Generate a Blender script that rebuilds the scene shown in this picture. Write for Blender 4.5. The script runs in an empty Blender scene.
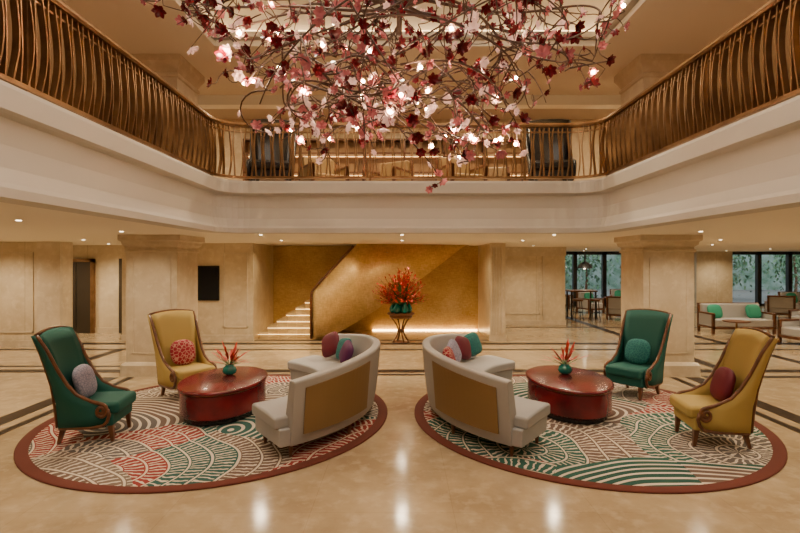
import bpy, math, random
from mathutils import Vector, Matrix
random.seed(7)
pi=math.pi
S=bpy.context.scene

# ---------------- material helpers ----------------
class NT:
    def __init__(s,name):
        s.m=bpy.data.materials.new(name); s.m.use_nodes=True
        s.t=s.m.node_tree; s.b=s.t.nodes['Principled BSDF']
    def n(s,typ,**k):
        x=s.t.nodes.new(typ)
        for a,v in k.items(): setattr(x,a,v)
        return x
    def l(s,a,b): s.t.links.new(a,b)
    def put(s,sock,v):
        if hasattr(v,'is_linked') or hasattr(v,'links'): s.l(v,sock)
        else: sock.default_value=v
    def M(s,op,a,b=0.0,c=0.0):
        x=s.n('ShaderNodeMath',operation=op)
        s.put(x.inputs[0],a); s.put(x.inputs[1],b); s.put(x.inputs[2],c)
        return x.outputs[0]
    def mix(s,f,a,b):
        x=s.n('ShaderNodeMix',data_type='RGBA')
        s.put(x.inputs[0],f)
        s.put(x.inputs[6],a if hasattr(a,'links') else (*a,1)); s.put(x.inputs[7],b if hasattr(b,'links') else (*b,1))
        return x.outputs[2]
    def coord(s):
        return s.n('ShaderNodeTexCoord').outputs['Object']
    def noise(s,scale,detail=4,vec=None,rough=.55):
        x=s.n('ShaderNodeTexNoise'); x.inputs['Scale'].default_value=scale; x.inputs['Detail'].default_value=detail
        x.inputs['Roughness'].default_value=rough
        s.l(vec or s.coord(),x.inputs['Vector']); return x.outputs['Fac']
    def ramp(s,f,stops,const=False):
        x=s.n('ShaderNodeValToRGB'); e=x.color_ramp.elements
        if const: x.color_ramp.interpolation='CONSTANT'
        while len(e)<len(stops): e.new(.5)
        for i,(p,c) in enumerate(stops): e[i].position=p; e[i].color=(*c,1)
        s.l(f,x.inputs[0]); return x.outputs[0]
    def bump(s,h,st=.2,d=.01):
        x=s.n('ShaderNodeBump'); x.inputs['Strength'].default_value=st; x.inputs['Distance'].default_value=d
        s.l(h,x.inputs['Height']); s.l(x.outputs[0],s.b.inputs['Normal'])

def mat(name,col,rough=.5,metal=0,col2=None,scale=5,bump=0,bscale=60,em=None,es=0,coat=0,spec=None):
    t=NT(name)
    t.b.inputs['Base Color'].default_value=(*col,1)
    t.b.inputs['Roughness'].default_value=rough; t.b.inputs['Metallic'].default_value=metal
    if spec is not None: t.b.inputs['Specular IOR Level'].default_value=spec
    if coat: t.b.inputs['Coat Weight'].default_value=coat
    if col2:
        f=t.ramp(t.noise(scale),[(.35,(0,0,0)),(.65,(1,1,1))])
        t.l(t.mix(f,col,col2),t.b.inputs['Base Color'])
    if bump: t.bump(t.noise(bscale,3),bump,.004)
    if em: t.b.inputs['Emission Color'].default_value=(*em,1); t.b.inputs['Emission Strength'].default_value=es
    return t.m

def marble(name,c1,c2,c3,joint=1.15,jh=None,rough=.25,js=.5,jw=.012):
    t=NT(name); co=t.coord()
    f=t.noise(1.3,8,co,.62); g=t.noise(6,6,co,.6)
    col=t.mix(t.ramp(f,[(.38,(0,0,0)),(.62,(1,1,1))]),c1,c2)
    col=t.mix(t.M('MULTIPLY',t.ramp(g,[(.5,(0,0,0)),(.7,(1,1,1))]),.55),col,c3)
    if joint:
        sp=t.n('ShaderNodeSeparateXYZ'); t.l(co,sp.inputs[0])
        ge=t.n('ShaderNodeNewGeometry'); sn=t.n('ShaderNodeSeparateXYZ'); t.l(ge.outputs['Normal'],sn.inputs[0])
        def ln(v,n,off,w,per):
            fr=t.M('FRACT',t.M('DIVIDE',t.M('ADD',v,off),per))
            return t.M('MULTIPLY',t.M('LESS_THAN',fr,w/per),t.M('LESS_THAN',t.M('ABSOLUTE',n),.5))
        a=ln(sp.outputs[0],sn.outputs[0],40.37,jw,joint)
        b=ln(sp.outputs[1],sn.outputs[1],40.21,jw,joint)
        j=t.M('MAXIMUM',a,b)
        col=t.mix(t.M('MULTIPLY',j,js),col,(c1[0]*.35,c1[1]*.3,c1[2]*.25))
    t.l(col,t.b.inputs['Base Color']); t.b.inputs['Roughness'].default_value=rough
    return t.m

m_wall=marble('cream_marble',(.65,.54,.375),(.54,.43,.28),(.75,.65,.49),1.15,None,.3)
m_col=marble('column_marble',(.64,.54,.395),(.53,.43,.30),(.74,.65,.51),None,None,.3)
m_floor=marble('floor_marble',(.46,.355,.22),(.35,.255,.15),(.58,.47,.32),1.2,None,.13,.22,.006)
m_ceil=mat('ceiling_plaster',(.82,.75,.62),.75)
m_fascia=mat('fascia_plaster',(.54,.50,.44),.6)
m_upfl=mat('upper_carpet',(.16,.09,.05),.9)
m_darkst=mat('dark_marble',(.016,.009,.006),.35,col2=(.035,.02,.012),scale=8,spec=.12)
m_bronze=mat('bronze',(.34,.20,.095),.36,.85,col2=(.20,.11,.05),scale=3)
m_wood=mat('walnut_wood',(.17,.065,.025),.35,col2=(.1,.035,.014),scale=12)
m_black=mat('black_gloss',(.01,.01,.012),.2)
m_dark=mat('dark_frame',(.02,.02,.022),.4)
m_elev=mat('elevator_metal',(.09,.075,.06),.3,.7)
m_teal=mat('teal_velvet',(.003,.085,.068),.75,bump=.15,bscale=200); 
m_must=mat('mustard_velvet',(.44,.31,.085),.75,bump=.15,bscale=200)
m_grey=mat('grey_linen',(.42,.41,.40),.85,bump=.2,bscale=300)
m_tan=mat('tan_leather',(.25,.155,.06),.45,bump=.1,bscale=150)
m_stem=mat('stem_green',(.05,.13,.03),.6)
m_leaf=mat('tree_leaf',(.12,.25,.11),.6,col2=(.05,.14,.07),scale=2)
m_redfl=mat('red_bloom',(.45,.014,.010),.5,col2=(.58,.05,.012),scale=9)
m_tealg=mat('teal_glass',(.0,.16,.14),.08,coat=.5)
m_upw=mat('upper_wood_panel',(.34,.20,.09),.4,col2=(.25,.14,.06),scale=4)
m_lamp=mat('lamp_glow',(1,.8,.5),.5,em=(1,.8,.55),es=14)
m_strip=mat('led_strip',(1,.7,.3),.5,em=(1,.62,.24),es=20)
m_step=mat('stair_stone',(.58,.43,.23),.35,col2=(.46,.32,.16),scale=3)

def gold(name,k,rough=.42):
    t=NT(name); co=t.coord()
    mp=t.n('ShaderNodeMapping'); mp.inputs['Scale'].default_value=(1,1,.25); t.l(co,mp.inputs[0])
    mp2=t.n('ShaderNodeMapping'); mp2.inputs['Scale'].default_value=(.2,.2,1); t.l(co,mp2.inputs[0])
    a=t.noise(40,4,mp.outputs[0]); b=t.noise(40,4,mp2.outputs[0]); c=t.noise(1.5,5,co)
    f=t.M('ADD',t.M('MULTIPLY',t.M('ADD',a,b),.35),t.M('MULTIPLY',c,.4))
    q=lambda *c:tuple(min(1,x*k) for x in c)
    col=t.ramp(f,[(.40,q(.46,.28,.095)),(.55,q(.60,.40,.16)),(.70,q(.74,.54,.26))])
    t.l(col,t.b.inputs['Base Color']); t.b.inputs['Metallic'].default_value=.35; t.b.inputs['Roughness'].default_value=rough
    t.bump(f,.2,.01); return t.m
m_gold_shaded=gold('gold_leaf_shaded',.9,.5); m_gold_lit=gold('gold_leaf_lit',1.2,.45)  # same gold twice: wall shade and brighter parapet light painted into the colour

def rugmat(name,stops,off):
    t=NT(name); mp=t.n('ShaderNodeMapping'); mp.inputs['Location'].default_value=off; t.l(t.coord(),mp.inputs[0])
    nv=t.n('ShaderNodeTexNoise'); nv.inputs['Scale'].default_value=.8; nv.inputs['Detail'].default_value=1; t.l(mp.outputs[0],nv.inputs['Vector'])
    wv=t.n('ShaderNodeVectorMath',operation='MULTIPLY_ADD'); t.l(nv.outputs['Color'],wv.inputs[0]); wv.inputs[1].default_value=(.5,.5,0); t.l(mp.outputs[0],wv.inputs[2])
    P=wv.outputs[0]
    v=t.n('ShaderNodeTexVoronoi'); v.inputs['Scale'].default_value=.62; v.inputs['Randomness'].default_value=.8
    v.voronoi_dimensions='2D'; t.l(P,v.inputs['Vector'])
    d=t.n('ShaderNodeVectorMath',operation='SUBTRACT'); t.l(P,d.inputs[0]); t.l(v.outputs['Position'],d.inputs[1])
    s=t.n('ShaderNodeSeparateXYZ'); t.l(d.outputs[0],s.inputs[0])
    sc=t.n('ShaderNodeSeparateColor'); t.l(v.outputs['Color'],sc.inputs[0])
    x=t.M('ADD',s.outputs[0],t.M('MULTIPLY',t.M('SUBTRACT',sc.outputs[2],.5),1.4))
    y=t.M('ADD',s.outputs[1],t.M('ADD',t.M('MULTIPLY',sc.outputs[1],.5),.4))
    r=t.M('SQRT',t.M('ADD',t.M('MULTIPLY',x,x),t.M('MULTIPLY',y,y)))
    ang=t.M('ARCTAN2',y,x)
    q=t.M('DIVIDE',r,.23); ring=t.M('FLOOR',q); fr=t.M('FRACT',q)
    N=t.M('ADD',t.M('MULTIPLY',ring,18),10)
    jit=t.M('MULTIPLY',t.noise(9,2,mp.outputs[0]),1.1)
    li=t.M('FRACT',t.M('ADD',t.M('ADD',t.M('MULTIPLY',t.M('DIVIDE',ang,2*pi),N),t.M('MULTIPLY',ring,.37)),jit))
    line=t.M('LESS_THAN',li,.32)
    gap=t.M('MULTIPLY',t.M('GREATER_THAN',fr,.05),t.M('LESS_THAN',fr,.82))
    edge=t.M('GREATER_THAN',fr,.89)
    big=t.M('GREATER_THAN',sc.outputs[1],.22)
    wave=t.M('MULTIPLY',t.M('LESS_THAN',t.M('FRACT',t.M('MULTIPLY',q,2.0)),.34),t.M('SUBTRACT',1.0,big))
    mask=t.M('MAXIMUM',t.M('MAXIMUM',t.M('MULTIPLY',edge,big),wave),t.M('MULTIPLY',t.M('MULTIPLY',line,gap),big))
    pick=t.M('FRACT',t.M('ADD',t.M('MULTIPLY',sc.outputs[0],3.0),t.M('MULTIPLY',t.M('FLOOR',t.M('MULTIPLY',ring,.34)),.37)))
    base=t.ramp(pick,stops,True)
    col=t.mix(mask,base,(.60,.52,.42))
    t.l(col,t.b.inputs['Base Color']); t.b.inputs['Roughness'].default_value=.95
    t.bump(mask,.3,.004)
    return t.m
m_rugL=rugmat('rug_pattern_warm',[(0,(.13,.08,.058)),(.32,(.24,.022,.018)),(.45,(.16,.115,.09)),(.70,(.014,.08,.07)),(.82,(.10,.085,.08))],(3.1,1.7,0))
m_rugR=rugmat('rug_pattern_green',[(0,(.012,.085,.064)),(.32,(.13,.08,.06)),(.52,(.24,.022,.018)),(.66,(.012,.07,.052)),(.82,(.11,.09,.08))],(7.3,4.2,0))
m_rugB=mat('rug_border',(.12,.026,.015),.95,bump=.2,bscale=200)
def lattice(name,c1,c2,sc):
    t=NT(name); v=t.n('ShaderNodeTexVoronoi',feature='DISTANCE_TO_EDGE'); v.inputs['Scale'].default_value=sc
    t.l(t.coord(),v.inputs['Vector'])
    t.l(t.mix(t.M('LESS_THAN',v.outputs[0],.07),c1,c2),t.b.inputs['Base Color']); t.b.inputs['Roughness'].default_value=.8
    return t.m
m_cr=lattice('cushion_red_lattice',(.30,.006,.025),(.52,.26,.2),18)
m_cl=lattice('cushion_lavender',(.36,.34,.46),(.2,.2,.3),30)
m_ct=lattice('cushion_teal_pattern',(.008,.12,.13),(.03,.2,.18),25)
m_cb=mat('cushion_burgundy',(.13,.003,.02),.6)
m_cp=mat('cushion_plum',(.09,.008,.08),.6)
m_cg=mat('cushion_green',(.02,.26,.16),.7)
def redlac():
    t=NT('red_lacquer'); f=t.noise(3,6)
    t.l(t.ramp(f,[(.3,(.055,.003,.006)),(.55,(.15,.004,.009)),(.75,(.21,.007,.012))]),t.b.inputs['Base Color'])
    t.b.inputs['Roughness'].default_value=.25; t.b.inputs['Coat Weight'].default_value=.2; return t.m
m_lac=redlac()
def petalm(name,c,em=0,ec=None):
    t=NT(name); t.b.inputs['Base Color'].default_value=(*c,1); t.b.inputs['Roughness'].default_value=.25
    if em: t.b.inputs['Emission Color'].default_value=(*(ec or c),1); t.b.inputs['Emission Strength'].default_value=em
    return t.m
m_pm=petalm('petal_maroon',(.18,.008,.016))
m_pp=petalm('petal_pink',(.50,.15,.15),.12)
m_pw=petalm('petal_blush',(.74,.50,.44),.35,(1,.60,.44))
m_bulb=mat('bulb_glow',(1,.9,.8),.3,em=(1,.66,.36),es=170)
m_branch=mat('branch_bronze',(.085,.045,.03),.45,.5)

# ---------------- mesh helpers ----------------
def empty(name,loc=(0,0,0),rz=0,s=1):
    e=bpy.data.objects.new(name,None); e.location=loc; e.rotation_euler=(0,0,rz); e.scale=(s,s,s)
    S.collection.objects.link(e); return e
def mesh(name,V,F,m,parent=None,smooth=False,bevel=0,solid=0,mats=None,idx=None,soff=0,subd=0,loc=None,rot=None):
    me=bpy.data.meshes.new(name); me.from_pydata([tuple(v) for v in V],[],F)
    import bmesh
    bm=bmesh.new(); bm.from_mesh(me)
    if not (solid or idx): bmesh.ops.remove_doubles(bm,verts=bm.verts,dist=1e-5)
    bmesh.ops.recalc_face_normals(bm,faces=bm.faces); bm.to_mesh(me); bm.free()
    for q in (mats or [m]): me.materials.append(q)
    if idx:
        for p,i in zip(me.polygons,idx): p.material_index=i
    for p in me.polygons: p.use_smooth=smooth
    o=bpy.data.objects.new(name,me); S.collection.objects.link(o)
    if parent: o.parent=parent
    if loc: o.location=loc
    if rot: o.rotation_euler=rot
    if solid:
        a=o.modifiers.new('s','SOLIDIFY'); a.thickness=solid; a.offset=soff
    if bevel:
        a=o.modifiers.new('b','BEVEL'); a.width=bevel; a.segments=3; a.limit_method='ANGLE'; a.angle_limit=.6
        for p in me.polygons: p.use_smooth=True
        a.harden_normals=True
    if subd:
        a=o.modifiers.new('d','SUBSURF'); a.levels=subd; a.render_levels=subd
    return o
def bx(V,F,x0,x1,y0,y1,z0,z1):
    b=len(V)
    V+= [(x0,y0,z0),(x1,y0,z0),(x1,y1,z0),(x0,y1,z0),(x0,y0,z1),(x1,y0,z1),(x1,y1,z1),(x0,y1,z1)]
    F+= [(b,b+3,b+2,b+1),(b+4,b+5,b+6,b+7),(b,b+1,b+5,b+4),(b+1,b+2,b+6,b+5),(b+2,b+3,b+7,b+6),(b+3,b,b+4,b+7)]
def box(name,x0,x1,y0,y1,z0,z1,m,parent=None,bevel=0,**k):
    V=[];F=[]; bx(V,F,x0,x1,y0,y1,z0,z1); return mesh(name,V,F,m,parent,bevel=bevel,**k)
def boxes(name,L,m,parent=None,bevel=0):
    V=[];F=[]
    for b in L: bx(V,F,*b)
    return mesh(name,V,F,m,parent,bevel=bevel)
def lathe(V,F,prof,c=(0,0,0),n=24,sx=1,sy=1,cap=True):
    b=len(V)
    for r,z in prof:
        for i in range(n):
            a=2*pi*i/n; V.append((c[0]+r*sx*math.cos(a),c[1]+r*sy*math.sin(a),c[2]+z))
    for k in range(len(prof)-1):
        for i in range(n):
            j=(i+1)%n; F.append((b+k*n+i,b+k*n+j,b+(k+1)*n+j,b+(k+1)*n+i))
    if cap:
        F.append(tuple(b+i for i in range(n))[::-1]); F.append(tuple(b+(len(prof)-1)*n+i for i in range(n)))
def tube(V,F,pts,r,n=6,r2=None,flat=None):
    pts=[Vector(p) for p in pts]; b=len(V); N=len(pts); u=None
    for i,p in enumerate(pts):
        t=(pts[min(i+1,N-1)]-pts[max(i-1,0)])
        if t.length<1e-7: t=Vector((0,0,1))
        t.normalize()
        if u is None:
            u=t.cross(Vector((0,1,0)) if abs(t.y)<.9 else Vector((1,0,0)))
        else: u=u-t*u.dot(t)
        if u.length<1e-6: u=t.orthogonal()
        u.normalize(); w=t.cross(u)
        rr=r if r2 is None else r+(r2-r)*i/(N-1)
        for k in range(n):
            a=2*pi*k/n; V.append(tuple(p+u*math.cos(a)*rr+w*math.sin(a)*rr))
    for i in range(N-1):
        for k in range(n):
            j=(k+1)%n; F.append((b+i*n+k,b+i*n+j,b+(i+1)*n+j,b+(i+1)*n+k))
    F.append(tuple(b+k for k in range(n))[::-1]); F.append(tuple(b+(N-1)*n+k for k in range(n)))
def sweep(name,path,prof,m,smooth=False,parent=None,closedprof=False):
    V=[];F=[];N=len(path);P=len(prof)
    for i,(x,y) in enumerate(path):
        a=path[max(i-1,0)]; c=path[min(i+1,N-1)]
        tx,ty=c[0]-a[0],c[1]-a[1]; L=math.hypot(tx,ty); nx,ny=ty/L,-tx/L
        for o,z in prof: V.append((x+nx*o,y+ny*o,z))
    for i in range(N-1):
        for k in range(P if closedprof else P-1):
            j=(k+1)%P; F.append((i*P+k,(i+1)*P+k,(i+1)*P+j,i*P+j))
    if closedprof: F.append(tuple(range(P))); F.append(tuple((N-1)*P+k for k in range(P)))
    return mesh(name,V,F,m,parent,smooth=smooth)

# ---------------- room shell ----------------
XL,XR,YB=-3.0,3.24,8.33
ZC,ZF=2.6,3.43
box('floor',-14,20,-4,24.2,-.1,0,m_floor)
R=.45
path=[(XL,-4)]+[(XL,y) for y in (-1,2,5)]+[(XL+R-R*math.cos(a),YB-R+R*math.sin(a)) for a in [i*pi/2/8 for i in range(9)]]
path+=[(XR-R+R*math.sin(a),YB-R+R*math.cos(a)) for a in [i*pi/2/8 for i in range(9)]]+[(XR,y) for y in (5,2,-1,-4)]
def slab(name,z0,z1,m):
    V=[];F=[]
    bx(V,F,-14,XL,-4,24.2,z0,z1); bx(V,F,XR,20,-4,24.2,z0,z1); bx(V,F,XL,XR,YB,24.2,z0,z1)
    for cx,s in ((XL,1),(XR,-1)):
        arc=[(cx+s*(R-R*math.cos(a)),YB-R+R*math.sin(a)) for a in [i*pi/2/8 for i in range(9)]]
        for z in (z0,z1):
            b=len(V); V.append((cx,YB,z)); V+= [(x,y,z) for x,y in arc]
            for i in range(8): F.append((b,b+1+i,b+2+i))
    return mesh(name,V,F,m)
slab('ceiling_lower',ZC,ZC+.1,m_ceil)
slab('floor_upper',ZF-.1,ZF,m_upfl)
sweep('trim_fascia',path,[(-.3,ZF+.015),(.04,ZF+.015),(.05,ZF-.02),(.05,ZF-.19),(.02,ZF-.21),(-.03,ZF-.23),(-.05,3.0),(-.03,2.82),(.01,2.7),(.03,2.66),(.03,2.585),(-.25,2.585)],m_fascia)

# walls
W=[('wall_left_outer',-14.2,-14,-4,24.2,0,ZC),('wall_right_outer',20,20.2,-4,24.2,0,ZC),
('wall_behind',-14,20,-4.2,-4,0,6.9),
('wall_left_screen',-14,-8.4,12.35,12.75,0,ZC),
('wall_elevator',-14,-7.45,14.8,15.2,0,ZC),
('wall_back_left',-7.45,-3.96,13.3,15.6,0,ZC),
('wall_back_jamb',2.34,2.75,13.3,16.7,0,ZC),
('wall_back_right',2.75,5.45,16.7,24,0,ZC),
('wall_window_pier',13.9,15.6,23.6,24.0,0,ZC),
]
for w in W: box(*w,m_wall)
box('wall_gold_alcove',-3.96,2.34,15.4,15.6,0,ZC,m_gold_shaded)
boxes('baseboard_back',[(-7.45,-3.94,13.27,13.3,0,.16),(2.32,2.77,13.27,13.3,0,.16),(2.77,5.47,16.67,16.7,0,.16),(-14,-8.38,12.32,12.35,0,.16),(-14,-7.45,14.77,14.8,0,.16)],m_col)
boxes('trim_1',[(-8.95,-8.38,12.25,12.35,0,ZC),(-12.4,-11.8,12.25,12.35,0,ZC)],m_col)
boxes('trim_2',[(2.36+.07*i,2.39+.07*i,13.26,13.3,.16,2.5) for i in range(5)],m_col)
boxes('trim_3',[(2.75,5.45,16.6,16.7,2.3,2.6),(3.3,3.36,16.66,16.7,.16,2.3),(4.7,4.76,16.66,16.7,.16,2.3)],m_col)
def panel_frames(L,y,t=.02):
    o=[]
    for x0,x1,z0,z1 in L:
        o+=[(x0,x1,y-t,y,z0,z0+.04),(x0,x1,y-t,y,z1-.04,z1),(x0,x0+.04,y-t,y,z0,z1),(x1-.04,x1,y-t,y,z0,z1)]
    return o
boxes('trim_6',panel_frames([(-7.2,-5.7,.35,2.35),(-4.75,-4.1,.35,2.35)],13.3)+panel_frames([(-11.6,-9.1,.35,2.35)],12.35)+panel_frames([(3.45,4.6,.35,2.15)],16.7),m_col)
e=empty('door_1',(0,0,0))
boxes('door_leaves',[(-10.05,-9.62,14.74,14.79,0,2.1),(-9.6,-9.17,14.74,14.79,0,2.1)],m_elev,e,.005)
boxes('door_frame',[(-10.15,-10.05,14.70,14.8,0,2.2),(-9.17,-9.07,14.70,14.8,0,2.2),(-10.15,-9.07,14.70,14.8,2.1,2.2)],m_bronze,e)
boxes('door_2',[(-8.35,-7.7,14.74,14.8,0,2.2)],m_elev)
e=empty('wall_television',(-5.15,13.25,1.55))
box('screen_body',-.3,.3,-.02,.045,-.47,.45,m_black,e,.01)
box('screen_glass',-.28,.28,-.025,-.018,-.44,.42,mat('screen',(.015,.017,.02),.1),e)
boxes('floor_inlay_bands',[(-5.42,-5.16,-4,9.1,.0,.003),(-4.99,-4.87,-4,9.1,0,.003),(5.16,5.42,-4,9.1,0,.003),(4.87,4.99,-4,9.1,0,.003),
 (-4.05,4.4,9.50,9.76,0,.003),(-4.05,4.4,9.26,9.38,0,.003),
 (-14,-5.2,9.50,9.76,0,.003),(5.5,20,9.50,9.76,0,.003),(5.5,20,9.05,9.2,0,.003),(-14,-5.5,10.0,10.12,0,.003),
 (-14,20,12.72,13.0,0,.003),(-14,20,11.92,12.06,0,.003),(6.15,6.40,9.75,23,0,.003),(8.2,8.42,9.75,23,0,.003),(12.2,12.42,9.75,23,0,.003),(-6.88,-6.65,9.75,12,0,.003),
 (3,20,16,16.2,0,.003),(-3.9,2.3,13.3,13.5,0,.003)],m_darkst)

# columns
def sqprof(name,cx,cy,h,prof,m,parent):
    V=[];F=[]
    for o,z in prof:
        q=h+o; V+= [(cx-q,cy-q,z),(cx+q,cy-q,z),(cx+q,cy+q,z),(cx-q,cy+q,z)]
    n=len(prof)
    for k in range(n-1):
        for i in range(4):
            j=(i+1)%4; F.append((k*4+i,k*4+j,(k+1)*4+j,(k+1)*4+i))
    F.append((3,2,1,0)); F.append(tuple(4*(n-1)+i for i in range(4)))
    return mesh(name,V,F,m,parent)
for cx,h in ((-4.62,.47),(4.92,.47)):
    cy=9.13+.56
    e=empty('marble_column',(0,0,0))
    sqprof('shaft',cx,cy,h,[(.07,0),(.07,.2),(.04,.24),(0,.26),(0,2.28),(.025,2.29),(.025,2.33),(.0,2.34),(.0,2.38),(.05,2.42),(.06,2.47),(.10,2.5),(.10,2.6)],m_col,e)
    L=[]
    for x0,x1,z0,z1 in ((cx-.36,cx+.36,.4,2.18),):
        yy=cy-h
        L+=[(x0,x1,yy-.012,yy,z0,z0+.03),(x0,x1,yy-.012,yy,z1-.03,z1),(x0,x0+.03,yy-.012,yy,z0,z1),(x1-.03,x1,yy-.012,yy,z0,z1)]
    boxes('panel_moulding',L,m_col,e)
    e=empty('upper_marble_column',(0,0,0))
    sqprof('shaft',cx,cy,h,[(.06,ZF),(.06,ZF+.2),(0,ZF+.24),(0,5.5),(.03,5.52),(.03,5.57),(0,5.6),(.05,5.7),(.1,5.78),(.1,5.9)],m_col,e)
    box('dado',cx-h-.01,cx+h+.01,cy-h-.01,cy+h+.01,ZF+.24,ZF+.3,m_bronze,e)

# upper level shell
UX0,UX1=-9,9.2
box('wall_upper_back',UX0,UX1,13.3,13.5,ZF,6.9,m_wall)
box('wall_upper_left',UX0-.2,UX0,-4,13.5,ZF,6.9,m_wall); box('wall_upper_right',UX1,UX1+.2,-4,13.5,ZF,6.9,m_wall)
boxes('ceiling_upper',[(UX0,XL-.3,-4,8.8,5.9,6.0),(XR+.3,UX1,-4,8.8,5.9,6.0),(UX0,UX1,8.8,10.4,5.9,6.0),(UX0,UX1,10.3,12.5,6.25,6.35),(UX0,UX1,12.4,13.3,5.9,6.0),(UX0,-6.2,10.4,12.4,5.9,6.0),(6.4,UX1,10.4,12.4,5.9,6.0)],m_ceil)
boxes('ceiling_atrium',[(XL-.5,XR+.5,-4,9.1,6.9,7.0)],m_ceil)
boxes('trim_4',[(XL-.42,XL-.32,-4,8.82,6.0,6.9),(XR+.32,XR+.42,-4,8.82,6.0,6.9),(XL-.42,XR+.42,8.82,8.92,6.0,6.9),(-6.2,6.4,10.3,10.38,6.0,6.25),(-6.2,6.4,12.42,12.5,6.0,6.25)],m_fascia)
boxes('trim_5',[(XL-.32,XL-.2,-4,8.7,6.02,6.12),(XR+.2,XR+.32,-4,8.7,6.02,6.12),(XL-.32,XR+.32,8.7,8.82,6.02,6.12)],m_fascia)
boxes('cove_led',[(XL-.31,XL-.22,-4,8.7,6.125,6.135),(XR+.22,XR+.31,-4,8.7,6.125,6.135),(XL-.3,XR+.3,8.72,8.8,6.125,6.135),(-6.1,6.3,10.39,10.42,6.0,6.02)],mat('cove_glow',(1,.7,.3),.5,em=(1,.66,.32),es=16))
boxes('upper_wood_panelling',[(-4.2,4.4,13.2,13.29,ZF,5.3)],m_upw)
e=empty('upper_display_shelving')
sh=[]
for i in range(9):
    x=-4.1+i*1.04; sh.append((x-.03,x+.03,12.95,13.2,ZF,5.3))
for z in (3.9,4.4,4.9,5.26): sh.append((-4.13,4.25,12.95,13.2,z,z+.04))
boxes('shelf_frame',sh,m_wood,e)
m_strip2=mat('shelf_led',(1,.7,.3),.5,em=(1,.55,.2),es=5)
boxes('shelf_glow_strips',[(-4.05,4.2,13.17,13.19,z-.03,z-.015) for z in (4.4,4.9)],m_strip2,e)

# railing
pl=[0]
for i in range(1,len(path)): pl.append(pl[-1]+math.hypot(path[i][0]-path[i-1][0],path[i][1]-path[i-1][1]))
def at(s):
    for i in range(1,len(path)):
        if s<=pl[i] or i==len(path)-1:
            f=(s-pl[i-1])/(pl[i]-pl[i-1]); a,b=path[i-1],path[i]
            tx,ty=b[0]-a[0],b[1]-a[1]; L=math.hypot(tx,ty)
            return a[0]+tx*f,a[1]+ty*f,tx/L,ty/L
rail=empty('balcony_railing')
V=[];F=[]; s=.05;k=0
zb,zt=ZF+.1,4.36
while s<pl[-1]:
    x,y,tx,ty=at(s); nx,ny=ty,-tx; x-=nx*.08; y-=ny*.08
    sg=1 if k%2 else -1; b=len(V); n=11
    w,d=.008,.028
    for i in range(n):
        t=i/(n-1); z=zb+(zt-zb)*t
        off=sg*.026*math.sin(pi*t+.0)+.008*math.sin(2*pi*t)
        dd=.03*math.sin(pi*t)
        cx,cy=x+tx*off+nx*dd,y+ty*off+ny*dd
        for a,c in ((-1,-1),(1,-1),(1,1),(-1,1)):
            V.append((cx+tx*a*w+nx*c*d,cy+ty*a*w+ny*c*d,z))
    for i in range(n-1):
        for q in range(4):
            j=(q+1)%4; F.append((b+i*4+q,b+i*4+j,b+i*4+4+j,b+i*4+4+q))
    s+=.078;k+=1
mesh('balusters',V,F,m_bronze,rail)
sweep('top_rail',path,[(-.13,4.36),(-.03,4.36),(-.02,4.39),(-.04,4.43),(-.12,4.43),(-.14,4.39)],m_bronze,parent=rail,closedprof=True)
sweep('mid_rail',path,[(-.1,4.27),(-.06,4.27),(-.06,4.29),(-.1,4.29)],m_bronze,parent=rail,closedprof=True)
sweep('bottom_rail',path,[(-.11,3.5),(-.05,3.5),(-.05,3.54),(-.11,3.54)],m_bronze,parent=rail,closedprof=True)
V=[];F=[]; s=.3
while s<pl[-1]:
    x,y,tx,ty=at(s); x-=ty*.08; y+=tx*.08; bx(V,F,x-.02,x+.02,y-.02,y+.02,ZF,4.37); s+=1.3
mesh('posts',V,F,m_bronze,rail)

# downlights
WC=(1,.80,.54)
def spot(name,x,y,z,e,ang=130,col=WC,r=.06,rot=(0,0,0),parent=None,bl=.9):
    l=bpy.data.lights.new(name,'SPOT'); l.energy=e; l.spot_size=math.radians(ang); l.spot_blend=bl; l.color=col; l.shadow_soft_size=r
    o=bpy.data.objects.new(name,l); o.location=(x,y,z); o.rotation_euler=rot; S.collection.objects.link(o)
    if parent: o.parent=parent
    return o
V=[];F=[]
dl=empty('ceiling_downlights')
low=[(x,y) for x in (-12,-9.6,-7.2,-4.6) for y in (3,6,8.2,11.3)]+[(x,y) for x in (4.9,7.2,9.6,12,15) for y in (3,6,8.2,11.3)]
low+=[(-2.6,9.2),(0,9.2),(2.8,9.2),(-2.8,11.6),(0,11.6),(2.8,11.6),(6.5,14.5),(9,14.5),(12,14.5),(15.5,14.5),(4,15.2),(7,19),(10,19),(14,19),(18,17),(8,22),(14.6,22.5),(-10,13.8),(-8.1,13.8)]  # the one by the window pier is added to brighten that wall
for x,y in low:
    lathe(V,F,[(.03,-.004),(.03,0)],(x,y,ZC),12)
    spot('downlight',x,y,ZC-.03,185 if y>8.5 else 125,150,parent=dl)
for x,y in [(-7,4),(-7,8),(-5,11.4),(-2.5,11.4),(0,11.4),(2.5,11.4),(5,11.4),(7.4,4),(7.4,8),(-4.6,6),(4.8,6),(-1.3,9.5),(1.6,9.5)]:
    z=6.25 if 10.4<y<12.4 else 5.9
    lathe(V,F,[(.05,-.004),(.05,0)],(x,y,z),12)
    spot('downlight',x,y,z-.03,330,155,(1,.74,.44),parent=dl)
mesh('lenses',V,F,m_lamp,dl)
def area(name,loc,sx,sy,e,col,rot=(0,0,0)):
    l=bpy.data.lights.new(name,'AREA'); l.shape='RECTANGLE'; l.size=sx; l.size_y=sy; l.energy=e; l.color=col
    o=bpy.data.objects.new(name,l); o.location=loc; o.rotation_euler=rot; S.collection.objects.link(o); return o
area('atrium_fill_light',(.1,2.8,6.85),5,9,300,(1,.88,.72))  # added fill from above, out of view, lights the atrium and fascia
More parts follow.
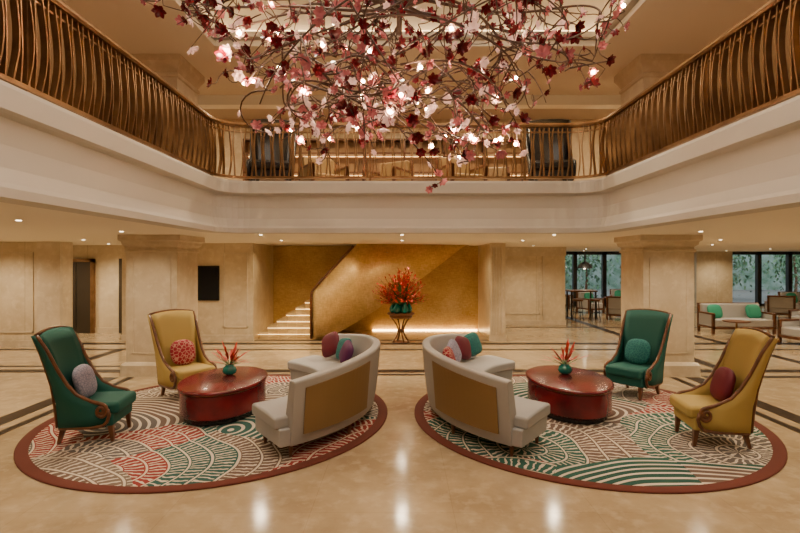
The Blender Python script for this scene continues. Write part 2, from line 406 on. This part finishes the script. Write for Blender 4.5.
for x,y in ((-2.5,6.6),(2.5,6.6),(-1.2,5.2),(1.2,5.2)):
    spot('atrium_accent',x,y,6.6,330,46,(1,.86,.66),.25,parent=dl,bl=.8)

# ---------------- stairs + gold parapet ----------------
st=empty('curved_staircase')
L=[];T=[];G=[]
for i in range(14):
    top=.17*(i+1); x=-3.9+.25*i
    if top>2.55: break
    y0=13.62+.02*i; zb_=0 if i<6 else top-.34
    L.append((x,x+.27,y0,15.4,zb_,top-.035)); T.append((x-.03,x+.27,y0-.03,15.4,top-.035,top))
    if i<6:
        G.append((x-.012,x,y0,15.35,top-.05,top-.036)); G.append((x,-2.42,y0-.01,y0,top-.046,top-.036))
boxes('steps',L,m_step,st)
boxes('treads',T,m_step,st,.004)
boxes('step_light_strips',G,mat('step_led',(1,.7,.3),.5,em=(1,.62,.22),es=7),st)
n=40;V=[];F=[];V2=[];F2=[];H=[]
for i in range(n+1):
    s=i/n; x=-2.42+4.4*s; y=13.5+1.3*s**1.5
    if i==0: y+=.12
    if i==1: y+=.02
    zt=min(2.6,1.3+1.3*(s/.27)**1.0); zb=0 if s<.05 else min(2.6,2.6*((s-.05)/.92)**1.2)
    zt=max(zt,zb)
    V+= [(x,y,zb),(x,y,zt)]
    V2+= [(x,y,zb),(x,15.4,zb)]
    if s<=.26: H.append((x,y-.05,zt+.03))
for i in range(n): F.append((2*i,2*i+2,2*i+3,2*i+1)); F2.append((2*i,2*i+2,2*i+3,2*i+1))
mesh('parapet',V,F,m_gold_lit,st,smooth=True,solid=.08)
mesh('soffit',V2,F2,m_gold_shaded,st,smooth=True)
V=[];F=[]; tube(V,F,[(H[0][0]-.05,H[0][1],0.02),(H[0][0]-.05,H[0][1],1.15),(H[0][0]-.03,H[0][1],1.27)]+H,.035,8); mesh('handrail',V,F,m_wood,st,smooth=True)
box('led_cove_strip',-.9,2.3,15.3,15.36,.0,.03,m_strip)
def pt(name,loc,e,col=(1,.7,.38),r=.08,parent=None):
    l=bpy.data.lights.new(name,'POINT'); l.energy=e; l.color=col; l.shadow_soft_size=r
    o=bpy.data.objects.new(name,l); o.location=loc; S.collection.objects.link(o)
    if parent:o.parent=parent
    return o
for x,y,en in ((-3.4,13.1,85),(.2,13.0,90),(-1.5,12.8,95),(1.7,13.2,95)):
    spot('alcove_fill_spot',x,y,2.57,en,150,(1,.78,.46),.15,parent=dl)  # spots added in front of the alcove to brighten parapet and gold wall

# ---------------- rugs ----------------
def rug(cx,mp):
    e=empty('oval_rug',(cx,6.9,0)); n=96; rx,ry=2.25,2.38
    V=[];F=[]; lathe(V,F,[(1,.003),(1,.014)],(0,0,0),n,rx-.13,ry-.13); mesh('field',V,F,mp,e)
    V=[];F=[]
    for a,b,z in ((rx-.13,ry-.13,.003),(rx,ry,.003),(rx,ry,.013),(rx-.02,ry-.02,.018),(rx-.11,ry-.11,.018),(rx-.13,ry-.13,.013)):
        for i in range(n): V.append((a*math.cos(2*pi*i/n),b*math.sin(2*pi*i/n),z))
    for k in range(5):
        for i in range(n):
            j=(i+1)%n; F.append((k*n+i,k*n+j,k*n+n+j,k*n+n+i))
    mesh('border',V,F,m_rugB,e,smooth=True)
rug(-2.45,m_rugL); rug(2.42,m_rugR)
ZR=.018

# ---------------- cushions ----------------
def cushion(name,parent,loc,rot,r,m,th=.075,sq=3.2):
    V=[];F=[];nu,nv=32,10
    for j in range(nv+1):
        ph=-pi/2+pi*j/nv; 
        for i in range(nu):
            a=2*pi*i/nu; c,s_=math.cos(a),math.sin(a)
            rr=r/((abs(c)**sq+abs(s_)**sq)**(1/sq))*math.cos(ph)**.7 if abs(math.cos(ph))>1e-6 else 0
            V.append((rr*c,rr*s_,th*math.sin(ph)))
    for j in range(nv):
        for i in range(nu):
            k=(i+1)%nu; F.append((j*nu+i,j*nu+k,(j+1)*nu+k,(j+1)*nu+i))
    return mesh(name,V,F,m,parent,smooth=True,loc=loc,rot=rot)

# ---------------- wing chairs ----------------
def wing_chair(name,x,y,deg,fab,cm=None,z=ZR,s=1.0,wood=m_wood,cy=0):
    e=empty(name,(x,y,z),math.radians(deg),s)
    bk=[(-.25,.22,.28),(-.26,.40,.285),(-.29,.6,.295),(-.33,.8,.31),(-.38,1.0,.33),(-.44,1.15,.345),(-.50,1.27,.35)]
    V=[];F=[];nj=9
    for (cx,cz,hw) in bk:
        for j in range(nj):
            u=-1+2*j/(nj-1); V.append((cx-.02+.045*u*u,hw*u,cz+(.035*(1-u*u) if cz>1.2 else 0)))
    for i in range(len(bk)-1):
        for j in range(nj-1):
            a=i*nj+j; F.append((a,a+1,a+nj+1,a+nj))
    mesh('backrest',V,F,fab,e,smooth=True,solid=.085)
    lv=[(.19,-.27,.24,.30),(.3,-.27,.27,.315),(.44,-.28,.25,.32),(.50,-.28,.08,.325),(.58,-.30,-.07,.33),(.70,-.32,-.17,.335),(.88,-.37,-.27,.345),(1.1,-.44,-.37,.355),(1.28,-.52,-.48,.36)]
    for sd in (-1,1):
        V=[];F=[]
        for (zz,xb,xf,yy) in lv: V+= [(xb,sd*yy,zz),((xb+xf)/2,sd*(yy+.012),zz),(xf,sd*yy,zz)]
        for i in range(len(lv)-1):
            for q in (0,1):
                F.append((3*i+q,3*i+q+1,3*i+q+4,3*i+q+3))
        mesh('wing',V,F,fab,e,smooth=True,solid=.05)
        P=[(xf+.005,sd*(yy+.008),zz) for (zz,xb,xf,yy) in lv[::-1] if zz>.45]
        c=(.20,.385)
        for k in range(0,30):
            a=pi/2-k*.36; rr=.085*(1-k/36)
            P.append((c[0]+rr*math.cos(a)*.8,sd*.345,c[1]+rr*math.sin(a)))
        V=[];F=[]; tube(V,F,P,.022,8); 
        tube(V,F,[(.27,sd*.34,.40),(.285,sd*.34,.33),(.265,sd*.34,.26),(.22,sd*.335,.21),(.1,sd*.33,.19),(-.27,sd*.31,.19)],.02,8)
        tube(V,F,[(-.53,sd*.355,1.28),(-.46,sd*.35,1.1),(-.40,sd*.34,.9),(-.345,sd*.33,.7),(-.31,sd*.32,.45),(-.29,sd*.31,.2)],.016,6)
        mesh('scroll_trim',V,F,wood,e,smooth=True)
    V=[];F=[]; tube(V,F,[(-.485-.03*(1-abs(u)),.36*u,1.285+.035*(1-u*u)) for u in [-1+i/6 for i in range(13)]],.022,8)
    mesh('top_rail',V,F,wood,e,smooth=True)
    box('seat_base',-.27,.31,-.30,.30,.19,.34,fab,e,.025)
    box('seat_cushion',-.24,.37,-.295,.295,.32,.47,fab,e,.05)
    V=[];F=[]
    for lx,ly,dx in ((.27,.25,.02),(.27,-.25,.02),(-.24,.25,-.06),(-.24,-.25,-.06)):
        b=len(V); 
        for zz,q,o in ((0,.016,dx),(.2,.03,0)):
            V+= [(lx+o-q,ly-q,zz),(lx+o+q,ly-q,zz),(lx+o+q,ly+q,zz),(lx+o-q,ly+q,zz)]
        for i in range(4):
            j=(i+1)%4; F.append((b+i,b+j,b+4+j,b+4+i))
        F.append((b+3,b+2,b+1,b)); F.append((b+4,b+5,b+6,b+7))
    mesh('legs',V,F,wood,e)
    if cm: cushion('cushion',e,(-.13,cy,.67),(0,math.radians(74),0),.205,cm,sq=2.8)
    return e
wing_chair('wingback_armchair',-3.68,6.02,8,m_teal,m_cl,s=.98)
wing_chair('wingback_armchair',-3.36,7.82,-38,m_must,m_cr,s=.98)
wing_chair('wingback_armchair',3.66,7.9,218,m_teal,m_ct,s=.98)
wing_chair('wingback_armchair',3.62,5.86,172,m_must,m_cb,s=.98)

# ---------------- curved sofas ----------------
def polar(name,prof,a0,a1,n,m,e,sx,bevel=0,smooth=False):
    V=[];F=[]
    for i in range(n+1):
        t=i/n; a=math.radians(a0+(a1-a0)*t); pr=prof(t)
        for r,z in pr: V.append((sx*r*math.cos(a),r*math.sin(a),z))
    P=len(pr)
    for i in range(n):
        for k in range(P):
            j=(k+1)%P; F.append((i*P+k,(i+1)*P+k,(i+1)*P+j,i*P+j))
    F.append(tuple(range(P))); F.append(tuple(n*P+k for k in range(P)))
    return mesh(name,V,F,m,e,bevel=bevel,smooth=smooth)
def sofa(cx,cy,sx):
    e=empty('curved_sofa',(cx,cy,ZR))
    polar('seat_base',lambda t:[(1.50,.13),(2.2,.13),(2.2,.32),(1.48,.32)],-53,60,30,m_grey,e,sx,.02)
    for a,b in ((-54,3.8),(4.2,61)):
        polar('seat_cushion',lambda t:[(1.44,.31),(2.15,.31),(2.15,.44),(1.9,.455),(1.53,.455),(1.44,.44)],a,b,20,m_grey,e,sx,.03)
    def h(a): 
        u=min(1,abs(a+0)/50.0); return .95-.12*u**2
    def pb(t):
        a=-50+102*t; H=h(a)
        return [(2.06,.30),(2.20,.12),(2.235,.30),(2.27,.6),(2.30,H-.02),(2.285,H),(2.20,H),(2.18,H-.02),(2.13,.6)]
    polar('backrest',pb,-50,52,40,m_grey,e,sx,.012)
    for a0,a1 in ((-46.5,-17),(19,48)):
        def pp(t):
            a=a0+(a1-a0)*t; H=h(a)
            return [(2.24,.24),(2.254,.24),(2.283,.6),(2.303,H-.10),(2.29,H-.10)]
        polar('back_panel',pp,a0,a1,14,m_tan,e,sx)
    V=[];F=[]
    for a,r in ((-50,1.6),(-49,2.14),(57,1.6),(57,2.14),(5,1.62),(5,2.16),(-25,2.16),(30,2.16)):
        x,y=sx*r*math.cos(math.radians(a)),r*math.sin(math.radians(a)); lathe(V,F,[(.018,0),(.032,.14)],(x,y,0),10)
    mesh('legs',V,F,m_wood,e)
    return e
sL=sofa(-2.6,6.98,1); sR=sofa(2.58,6.98,-1)
def cs(e,sx,a,r,z,m,rad=.21,tw=0):
    A=math.radians(a); x,y=sx*r*math.cos(A),r*math.sin(A)
    az=math.atan2(y,x)
    o=cushion('cushion',e,(x,y,z),(0,0,0),rad,m,sq=4)
    o.rotation_mode='QUATERNION'
    o.rotation_quaternion=(Matrix.Rotation(az,3,'Z')@Matrix.Rotation(math.radians(-72),3,'Y')@Matrix.Rotation(math.radians(tw),3,'Z')).to_quaternion()
cs(sL,1,45,1.98,.70,m_cb,.20,25); cs(sL,1,33,1.98,.68,m_ct,.18,8); cs(sL,1,24,1.90,.67,m_cp,.18,-20)
cs(sR,-1,46,2.0,.70,m_ct,.19,10); cs(sR,-1,37,1.98,.68,m_cb,.19,-15); cs(sR,-1,25,1.95,.67,m_cl,.19,20); cs(sR,-1,14,1.93,.64,m_cr,.18,0)

# ---------------- coffee tables ----------------
def blade(V,F,p,d,L,w,curl=.3):
    d=Vector(d).normalized(); side=d.cross(Vector((0,0,1)))
    if side.length<1e-3: side=Vector((1,0,0))
    side.normalize(); b=len(V); p=Vector(p)
    for i in range(4):
        t=i/3; c=p+d*L*t+Vector((0,0,-curl*L*t*t)); ww=w*math.sin(pi*(.15+.85*t))+.001
        V.append(tuple(c-side*ww)); V.append(tuple(c+side*ww))
    for i in range(3): F.append((b+2*i,b+2*i+1,b+2*i+3,b+2*i+2))
def table(cx,cy):
    e=empty('oval_coffee_table',(cx,cy,ZR)); a,b=.545,.80
    V=[];F=[]; lathe(V,F,[(.90,0),(.90,.05),(.93,.06)],(0,0,0),64,a,b); mesh('plinth',V,F,m_black,e)
    V=[];F=[]; lathe(V,F,[(.93,.06),(.985,.09),(.985,.38),(.96,.40)],(0,0,0),64,a,b); mesh('drum_body',V,F,m_lac,e,smooth=False,bevel=.006)
    V=[];F=[]; lathe(V,F,[(.985,.40),(1.03,.405),(1.035,.43),(1.02,.445),(.99,.45)],(0,0,0),64,a,b); mesh('table_top',V,F,m_lac,e,bevel=.004)
    V=[];F=[]; lathe(V,F,[(.988,.388),(1.0,.392),(1.0,.402),(.988,.404)],(0,0,0),64,a,b); mesh('brass_line',V,F,m_bronze,e)
def smallvase(x,y,z):
    e=empty('table_flower_vase',(x,y,z))
    V=[];F=[]; lathe(V,F,[(.04,0),(.085,.02),(.105,.06),(.09,.11),(.06,.13),(.065,.14)],(0,0,0),20); mesh('bowl',V,F,m_tealg,e,smooth=True)
    V=[];F=[];V2=[];F2=[]
    for i in range(34):
        a=random.uniform(0,2*pi); el=random.uniform(.2,1.45)
        d=(math.cos(a)*math.cos(el),math.sin(a)*math.cos(el),math.sin(el)); q=random.uniform(.18,.36)
        p0=Vector((0,0,.13)); p1=p0+Vector(d)*q*.55
        tube(V2,F2,[p0,p1],.003,4); blade(V,F,p1-Vector(d)*.02,d,q*.7,.018,.1)
        blade(V,F,p1,(d[0]+.3*random.uniform(-1,1),d[1]+.3*random.uniform(-1,1),d[2]),q*.5,.015,.2)
    mesh('red_blooms',V,F,m_redfl,e); mesh('stems',V2,F2,m_stem,e)
table(-2.5,7.05); table(2.36,7.12)
smallvase(-2.5,7.25,ZR+.45); smallvase(2.38,7.3,ZR+.45)

# ---------------- pedestal + flower arrangement ----------------
e=empty('pedestal_table',(-.03,13.1,0))
V=[];F=[]; lathe(V,F,[(.33,.72),(.36,.735),(.36,.76),(.34,.775)],(0,0,0),40); lathe(V,F,[(.27,.64),(.3,.66),(.3,.72)],(0,0,0),40)
mesh('top',V,F,m_wood,e)
V=[];F=[]
for i in range(4):
    a=i*pi/2+.4; P=[]
    for t in [k/10 for k in range(11)]:
        r=.07+.17*abs(2*t-.9)**1.6; P.append((r*math.cos(a),r*math.sin(a),.02+.64*t))
    tube(V,F,P,.02,6)
lathe(V,F,[(.24,0),(.24,.025),(.1,.04)],(0,0,0),30); lathe(V,F,[(.09,.26),(.1,.3),(.09,.34)],(0,0,0),20)
mesh('legs',V,F,m_wood,e,smooth=True)
e=empty('flower_arrangement',(-.03,13.1,.775))
V=[];F=[]
for i in range(7):
    a=i*2*pi/6; r=.2 if i<6 else 0
    lathe(V,F,[(.05,0),(.095,.04),(.10,.12),(.06,.2),(.04,.25),(.05,.27)],(r*math.cos(a),r*math.sin(a),0),14)
mesh('glass_vases',V,F,m_tealg,e,smooth=True)
V=[];F=[];V2=[];F2=[];V3=[];F3=[]
for i in range(210):
    a=random.uniform(0,2*pi); el=random.uniform(.12,1.5); rr=random.uniform(.55,1.0)*(.8+.25*math.sin(el))
    d=Vector((math.cos(a)*math.cos(el),math.sin(a)*math.cos(el),math.sin(el)))
    p0=Vector((0,0,.2)); p1=p0+d*rr*.9
    tube(V2,F2,[p0,p0+d*rr*.5,p1],.004,4)
    for q in range(7):
        f=Vector((random.uniform(-1,1),random.uniform(-1,1),random.uniform(-1,1)))
        blade(V,F,p0+d*rr*(.5+.07*q),d+f*.8,random.uniform(.06,.13),.021,.1)
    if i%2==0: blade(V3,F3,p0+d*.15,d+Vector((0,0,.1)),rr*.75,.03,.25)
mesh('red_gladioli',V,F,m_redfl,e); mesh('stems',V2,F2,m_stem,e); mesh('leaves',V3,F3,m_stem,e)

# ---------------- lounge furniture ----------------
def lounge(name,x,y,deg,w,cols,fab=m_grey,z=0):
    e=empty(name,(x,y,z),math.radians(deg)); h=w/2
    box('seat',-h+.06,h-.06,-.36,.34,.2,.42,fab,e,.04)
    box('backrest',-h+.05,h-.05,.22,.38,.38,.84,fab,e,.04)
    for s_ in (-1,1):
        a,b=sorted((s_*h,s_*(h-.07)))
        boxes('arm',[(a,b,-.38,.4,.56,.61),(a,b,-.38,-.31,0,.56),(a,b,.33,.4,0,.80),(a,b,-.38,.4,.16,.21)],m_wood,e,.008)
        box('arm_pad',a+.01,b-.01,-.3,.32,.22,.56,fab,e)
    boxes('frame',[(-h,h,-.38,-.34,.14,.21),(-h,h,.36,.4,.14,.21),(-h,h,.36,.41,.8,.86)],m_wood,e,.008)
    n=len(cols)
    for i,c in enumerate(cols):
        cushion('cushion',e,(-h+.35+(w-.7)*(i/(max(1,n-1)) if n>1 else .5),.08,.62),(math.radians(72),0,0),.22,c)
lounge('lounge_sofa',9.95,14.9,0,1.85,[m_cg,m_cg])
lounge('lounge_sofa',10.3,12.5,-80,1.3,[m_tan])
for x,y,d,cc in ((7.8,20.7,20,[m_cg]),(9.8,22.5,-20,[m_cg]),(9.3,19.3,160,[]),(7.3,22.7,60,[m_cg]),(10.6,20.9,-80,[]),(8.0,18.4,150,[m_cg])):
    lounge('lounge_armchair',x,y,d,.8,cc)
lounge('lounge_armchair',12.6,15.4,-60,.9,[])
lounge('lounge_sofa',16.6,20.5,0,1.8,[m_cg,m_cg]); lounge('lounge_armchair',14.2,18.8,150,.85,[])
def rtable(x,y,r,h):
    e=empty('round_side_table',(x,y,0)); V=[];F=[]; lathe(V,F,[(r*.95,h-.03),(r,h-.02),(r,h)],(0,0,0),28); mesh('top',V,F,m_wood,e)
    V=[];F=[]; lathe(V,F,[(r*.55,0),(r*.5,.02),(.03,.05),(.025,h-.03)],(0,0,0),20); mesh('pedestal',V,F,m_bronze,e)
rtable(9.1,13.6,.33,.5); rtable(8.9,21.3,.3,.6)
e=empty('high_bar_table',(6.7,18.7,0))
boxes('top',[(-.5,.5,-.3,.3,1.0,1.05)],m_wood,e); boxes('legs',[(-.47,-.42,-.27,-.22,0,1),(.42,.47,-.27,-.22,0,1),(-.47,-.42,.22,.27,0,1),(.42,.47,.22,.27,0,1)],m_dark,e)
for x in (6.3,6.9):
    e=empty('bar_stool',(x,17.9,0)); V=[];F=[]; lathe(V,F,[(.17,.70),(.19,.73),(.18,.78)],(0,0,0),18); mesh('seat',V,F,m_wood,e)
    V=[];F=[]
    for i in range(4):
        a=pi/4+i*pi/2; tube(V,F,[(.13*math.cos(a),.13*math.sin(a),.7),(.2*math.cos(a),.2*math.sin(a),0)],.014,6)
    tube(V,F,[(.165*math.cos(q*pi/6),.165*math.sin(q*pi/6),.3) for q in range(13)],.01,6); mesh('legs',V,F,m_dark,e)
for x,y in ((9.1,20.2),(7.3,20.0),(8.3,22.6)):
    e=empty('pendant_lamp',(x,y,0)); V=[];F=[]; lathe(V,F,[(.3,1.85),(.24,1.98),(.1,2.08),(.02,2.12),(.012,2.6)],(0,0,0),24,cap=False); mesh('shade',V,F,m_dark,e,smooth=True)
    V=[];F=[]; lathe(V,F,[(.02,1.82),(.07,1.87),(.02,1.95)],(0,0,0),12); mesh('bulb',V,F,m_lamp,e)
# windows
tg=NT('window_glass'); tr=tg.n('ShaderNodeBsdfTransparent'); gl=tg.n('ShaderNodeBsdfGlossy'); gl.inputs['Roughness'].default_value=.02
mx=tg.n('ShaderNodeMixShader'); mx.inputs[0].default_value=.06; tg.l(tr.outputs[0],mx.inputs[1]); tg.l(gl.outputs[0],mx.inputs[2]); tg.l(mx.outputs[0],tg.t.nodes['Material Output'].inputs[0])
k=1
for x0,x1 in ((5.45,13.9),(15.6,20)):
    nw=round((x1-x0)/1.45); w=(x1-x0)/nw
    for i in range(nw):
        a=x0+i*w; e=empty('window_%d'%k); k+=1
        boxes('frame',[(a,a+.09,23.85,24.05,0,ZC),(a+w-.09,a+w,23.85,24.05,0,ZC),(a,a+w,23.85,24.05,2.45,ZC),(a,a+w,23.85,24.05,0,.12)],m_dark,e)
        box('pane',a+.09,a+w-.09,23.94,23.95,.12,2.45,tg.m,e)
# exterior
box('ground',-20,40,24.2,60,-.15,-.05,mat('paving',(.16,.16,.16),.8))
box('garden_wall',-5,40,38,38.3,0,5,mat('hedge_wall',(.10,.19,.13),.9,col2=(.3,.36,.34),scale=1.2))
for i,(x,y) in enumerate([(8.5,28),(11,30),(14,28.5),(19,29),(22,28),(24,30),(17,31)]):
    e=empty('garden_tree',(x,y,-.05)); V=[];F=[]; tube(V,F,[(0,0,0),(.1,0,1.2),(0,.1,2.6)],.09,8,.05); mesh('trunk',V,F,m_wood,e)
    V=[];F=[]
    for q in range(700):
        p=Vector((random.gauss(0,.7),random.gauss(0,.7),2.1+random.gauss(0,.7))); blade(V,F,p,(random.uniform(-1,1),random.uniform(-1,1),random.uniform(-1,.5)),.22,.05,.2)
    mesh('foliage',V,F,m_leaf,e)

# upper furniture
wing_chair('porter_chair',-2.5,9.6,-80,m_black,None,ZF,1.18,m_dark); wing_chair('porter_chair',2.85,9.6,-100,m_black,None,ZF,1.18,m_dark)
for x,y,d in ((-1.6,10.2,-60),(-.3,10.6,-120),(1.2,10.2,-70),(2.0,11.2,-100)):
    lounge('upper_armchair',x,y,d+90,.8,[],m_tan,z=ZF)

# ---------------- chandelier ----------------
ch=empty('blossom_chandelier',(-.03,5.5,0))
V=[];F=[];pts=[]
EX=2.5
def env(p):
    zz=(5.0-p.z)/2.05
    return (p.x/EX)**2+(p.y/1.6)**2+max(0,zz)**2
for k in range(24):
    a0=2*pi*k/24+random.uniform(-.15,.15); R0=random.uniform(1.3,2.3); sw=random.choice((-1,1))*random.uniform(.6,1.9); P=[]
    drop=random.uniform(.1,1.5)*(1.25-R0/2.5); lift=random.uniform(.0,.45)
    for i in range(36):
        t=i/35; rr=R0*math.sin(t*pi*.62)/math.sin(pi*.62)
        a=a0+sw*t*t; x=rr*math.cos(a); y=rr*.58*math.sin(a)
        P.append((x,y,4.95+lift*math.sin(pi*t)-drop*t*t*1.3-.2*t+.07*math.sin(9*t+k)))
    tube(V,F,P,.022,6,.007); pts+= [Vector(p) for p in P[6::2]]
for k in range(14):
    R0=random.uniform(.6,1.7); R1=R0*random.uniform(.45,.62); z0=4.5-1.15*(1-R0/1.8)-.2*random.random(); ph=random.uniform(0,2*pi); tx,ty=random.uniform(-.25,.25),random.uniform(-.35,.35)
    span=random.uniform(2.4,4.6); P=[]
    for i in range(36):
        t=i/35; a=ph+span*t; q=1-.45*t; x=R0*q*math.cos(a); y=R1*q*math.sin(a)
        P.append((x,y,z0+tx*x+ty*y+.14*math.sin(4*t*pi+k)-.3*t))
    tube(V,F,P,.013,6,.007); pts+= [Vector(p) for p in P[2::2]]
main=[p for p in pts if env(p)<1.1]
tips=[]
for k in range(400):
    p=Vector(random.choice(main))
    d=Vector((random.uniform(-1,1)+p.x*.3,random.uniform(-1,1),random.uniform(-1.2,.4)));d.normalize()
    ax=Vector((random.uniform(-1,1),random.uniform(-1,1),random.uniform(-1,1))).normalized(); cv=random.uniform(-.34,.34)
    P=[p.copy()]; n=random.randint(5,12)
    for i in range(n):
        d=(Matrix.Rotation(cv,3,ax)@d).normalized(); q=P[-1]+d*.065
        if env(q)>1.05 : d=(Vector((0,0,4.6))-q).normalized()*.5+d*.5; d.normalize(); q=P[-1]+d*.065
        if q.z>5.3: q.z=5.3
        P.append(q)
    if random.random()<.3:
        for i in range(11):
            d=(Matrix.Rotation(.55,3,ax)@d).normalized(); P.append(P[-1]+d*.04)
    tube(V,F,P,.009,5,.004); tips.append(P[-1]); 
    for i in range(3,len(P),3): tips.append(P[i])
tube(V,F,[(0,0,4.6),(0,0,6.9)],.03,8)
mesh('branches',V,F,m_branch,ch,smooth=True)
FV={0:([],[]),1:([],[]),2:([],[])}; BV=[];BF=[]; bl=[]
random.shuffle(tips)
def flower(V,F,c,ax,r):
    ax=ax.normalized(); u=ax.orthogonal().normalized(); w=ax.cross(u); np_=6; ph=random.random()*6
    for lay in (0,1):
        op=.85 if lay==0 else .4; rr=r*(1 if lay==0 else .72)
        for i in range(np_ if lay==0 else 4):
            a=ph+lay*.5+2*pi*i/(np_ if lay==0 else 4); rd=u*math.cos(a)+w*math.sin(a); sd=ax.cross(rd)
            b=len(V)
            for t,wd in ((0,.10),(.35,.27),(.7,.32),(1,.05)):
                hh=math.sin(t*1.5)*(1-op)+.25*t*t; q=c+rd*rr*t*(.55+.45*op)+ax*rr*hh
                V.append(tuple(q-sd*rr*wd+ax*rr*.10)); V.append(tuple(q)); V.append(tuple(q+sd*rr*wd+ax*rr*.10))
            for j in range(3):
                F.append((b+3*j,b+3*j+1,b+3*j+4,b+3*j+3)); F.append((b+3*j+1,b+3*j+2,b+3*j+5,b+3*j+4))
nf=0
for p in tips:
    if nf>=950: break
    if p.z<2.9: continue
    low_=(4.9-p.z)/2
    c=random.choices([0,1,2],[.58,.25,.17] if low_<.35 else [.36,.34,.30])[0]
    ax=Vector((p.x*.3+random.uniform(-1,1),p.y*.3+random.uniform(-1,1)-.4,random.uniform(-1,.6)))
    flower(*FV[c],p,ax,random.uniform(.04,.085)); nf+=1
    if c>0 and len(bl)<64 and random.random()<.3:
        q=p+ax.normalized()*.04; lathe(BV,BF,[(.004,-.018),(.018,-.008),(.02,.003),(.008,.018)],tuple(q),8); bl.append(q)
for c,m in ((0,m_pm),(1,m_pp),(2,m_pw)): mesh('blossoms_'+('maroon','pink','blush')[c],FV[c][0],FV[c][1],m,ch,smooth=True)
mesh('bulbs',BV,BF,m_bulb,ch)
for q in bl[:12]: pt('bulb_light',tuple(q+Vector((0,-.06,0))),9,(1,.75,.52),.03,ch)

# ---------------- world, camera ----------------
w=bpy.data.worlds.new('World'); S.world=w; w.use_nodes=True
w.node_tree.nodes['Background'].inputs[0].default_value=(.6,.70,.72,1); w.node_tree.nodes['Background'].inputs[1].default_value=2.6
cd=bpy.data.cameras.new('camera'); co=bpy.data.objects.new('camera',cd); S.collection.objects.link(co)
co.location=(0,0,2.1); co.rotation_euler=(pi/2,0,0); cd.lens=22.5; cd.sensor_width=36; cd.shift_x=-.0025; cd.shift_y=-.0056
S.camera=co
print('tips',len(tips),'flowers',nf,'bulbs',len(bl))
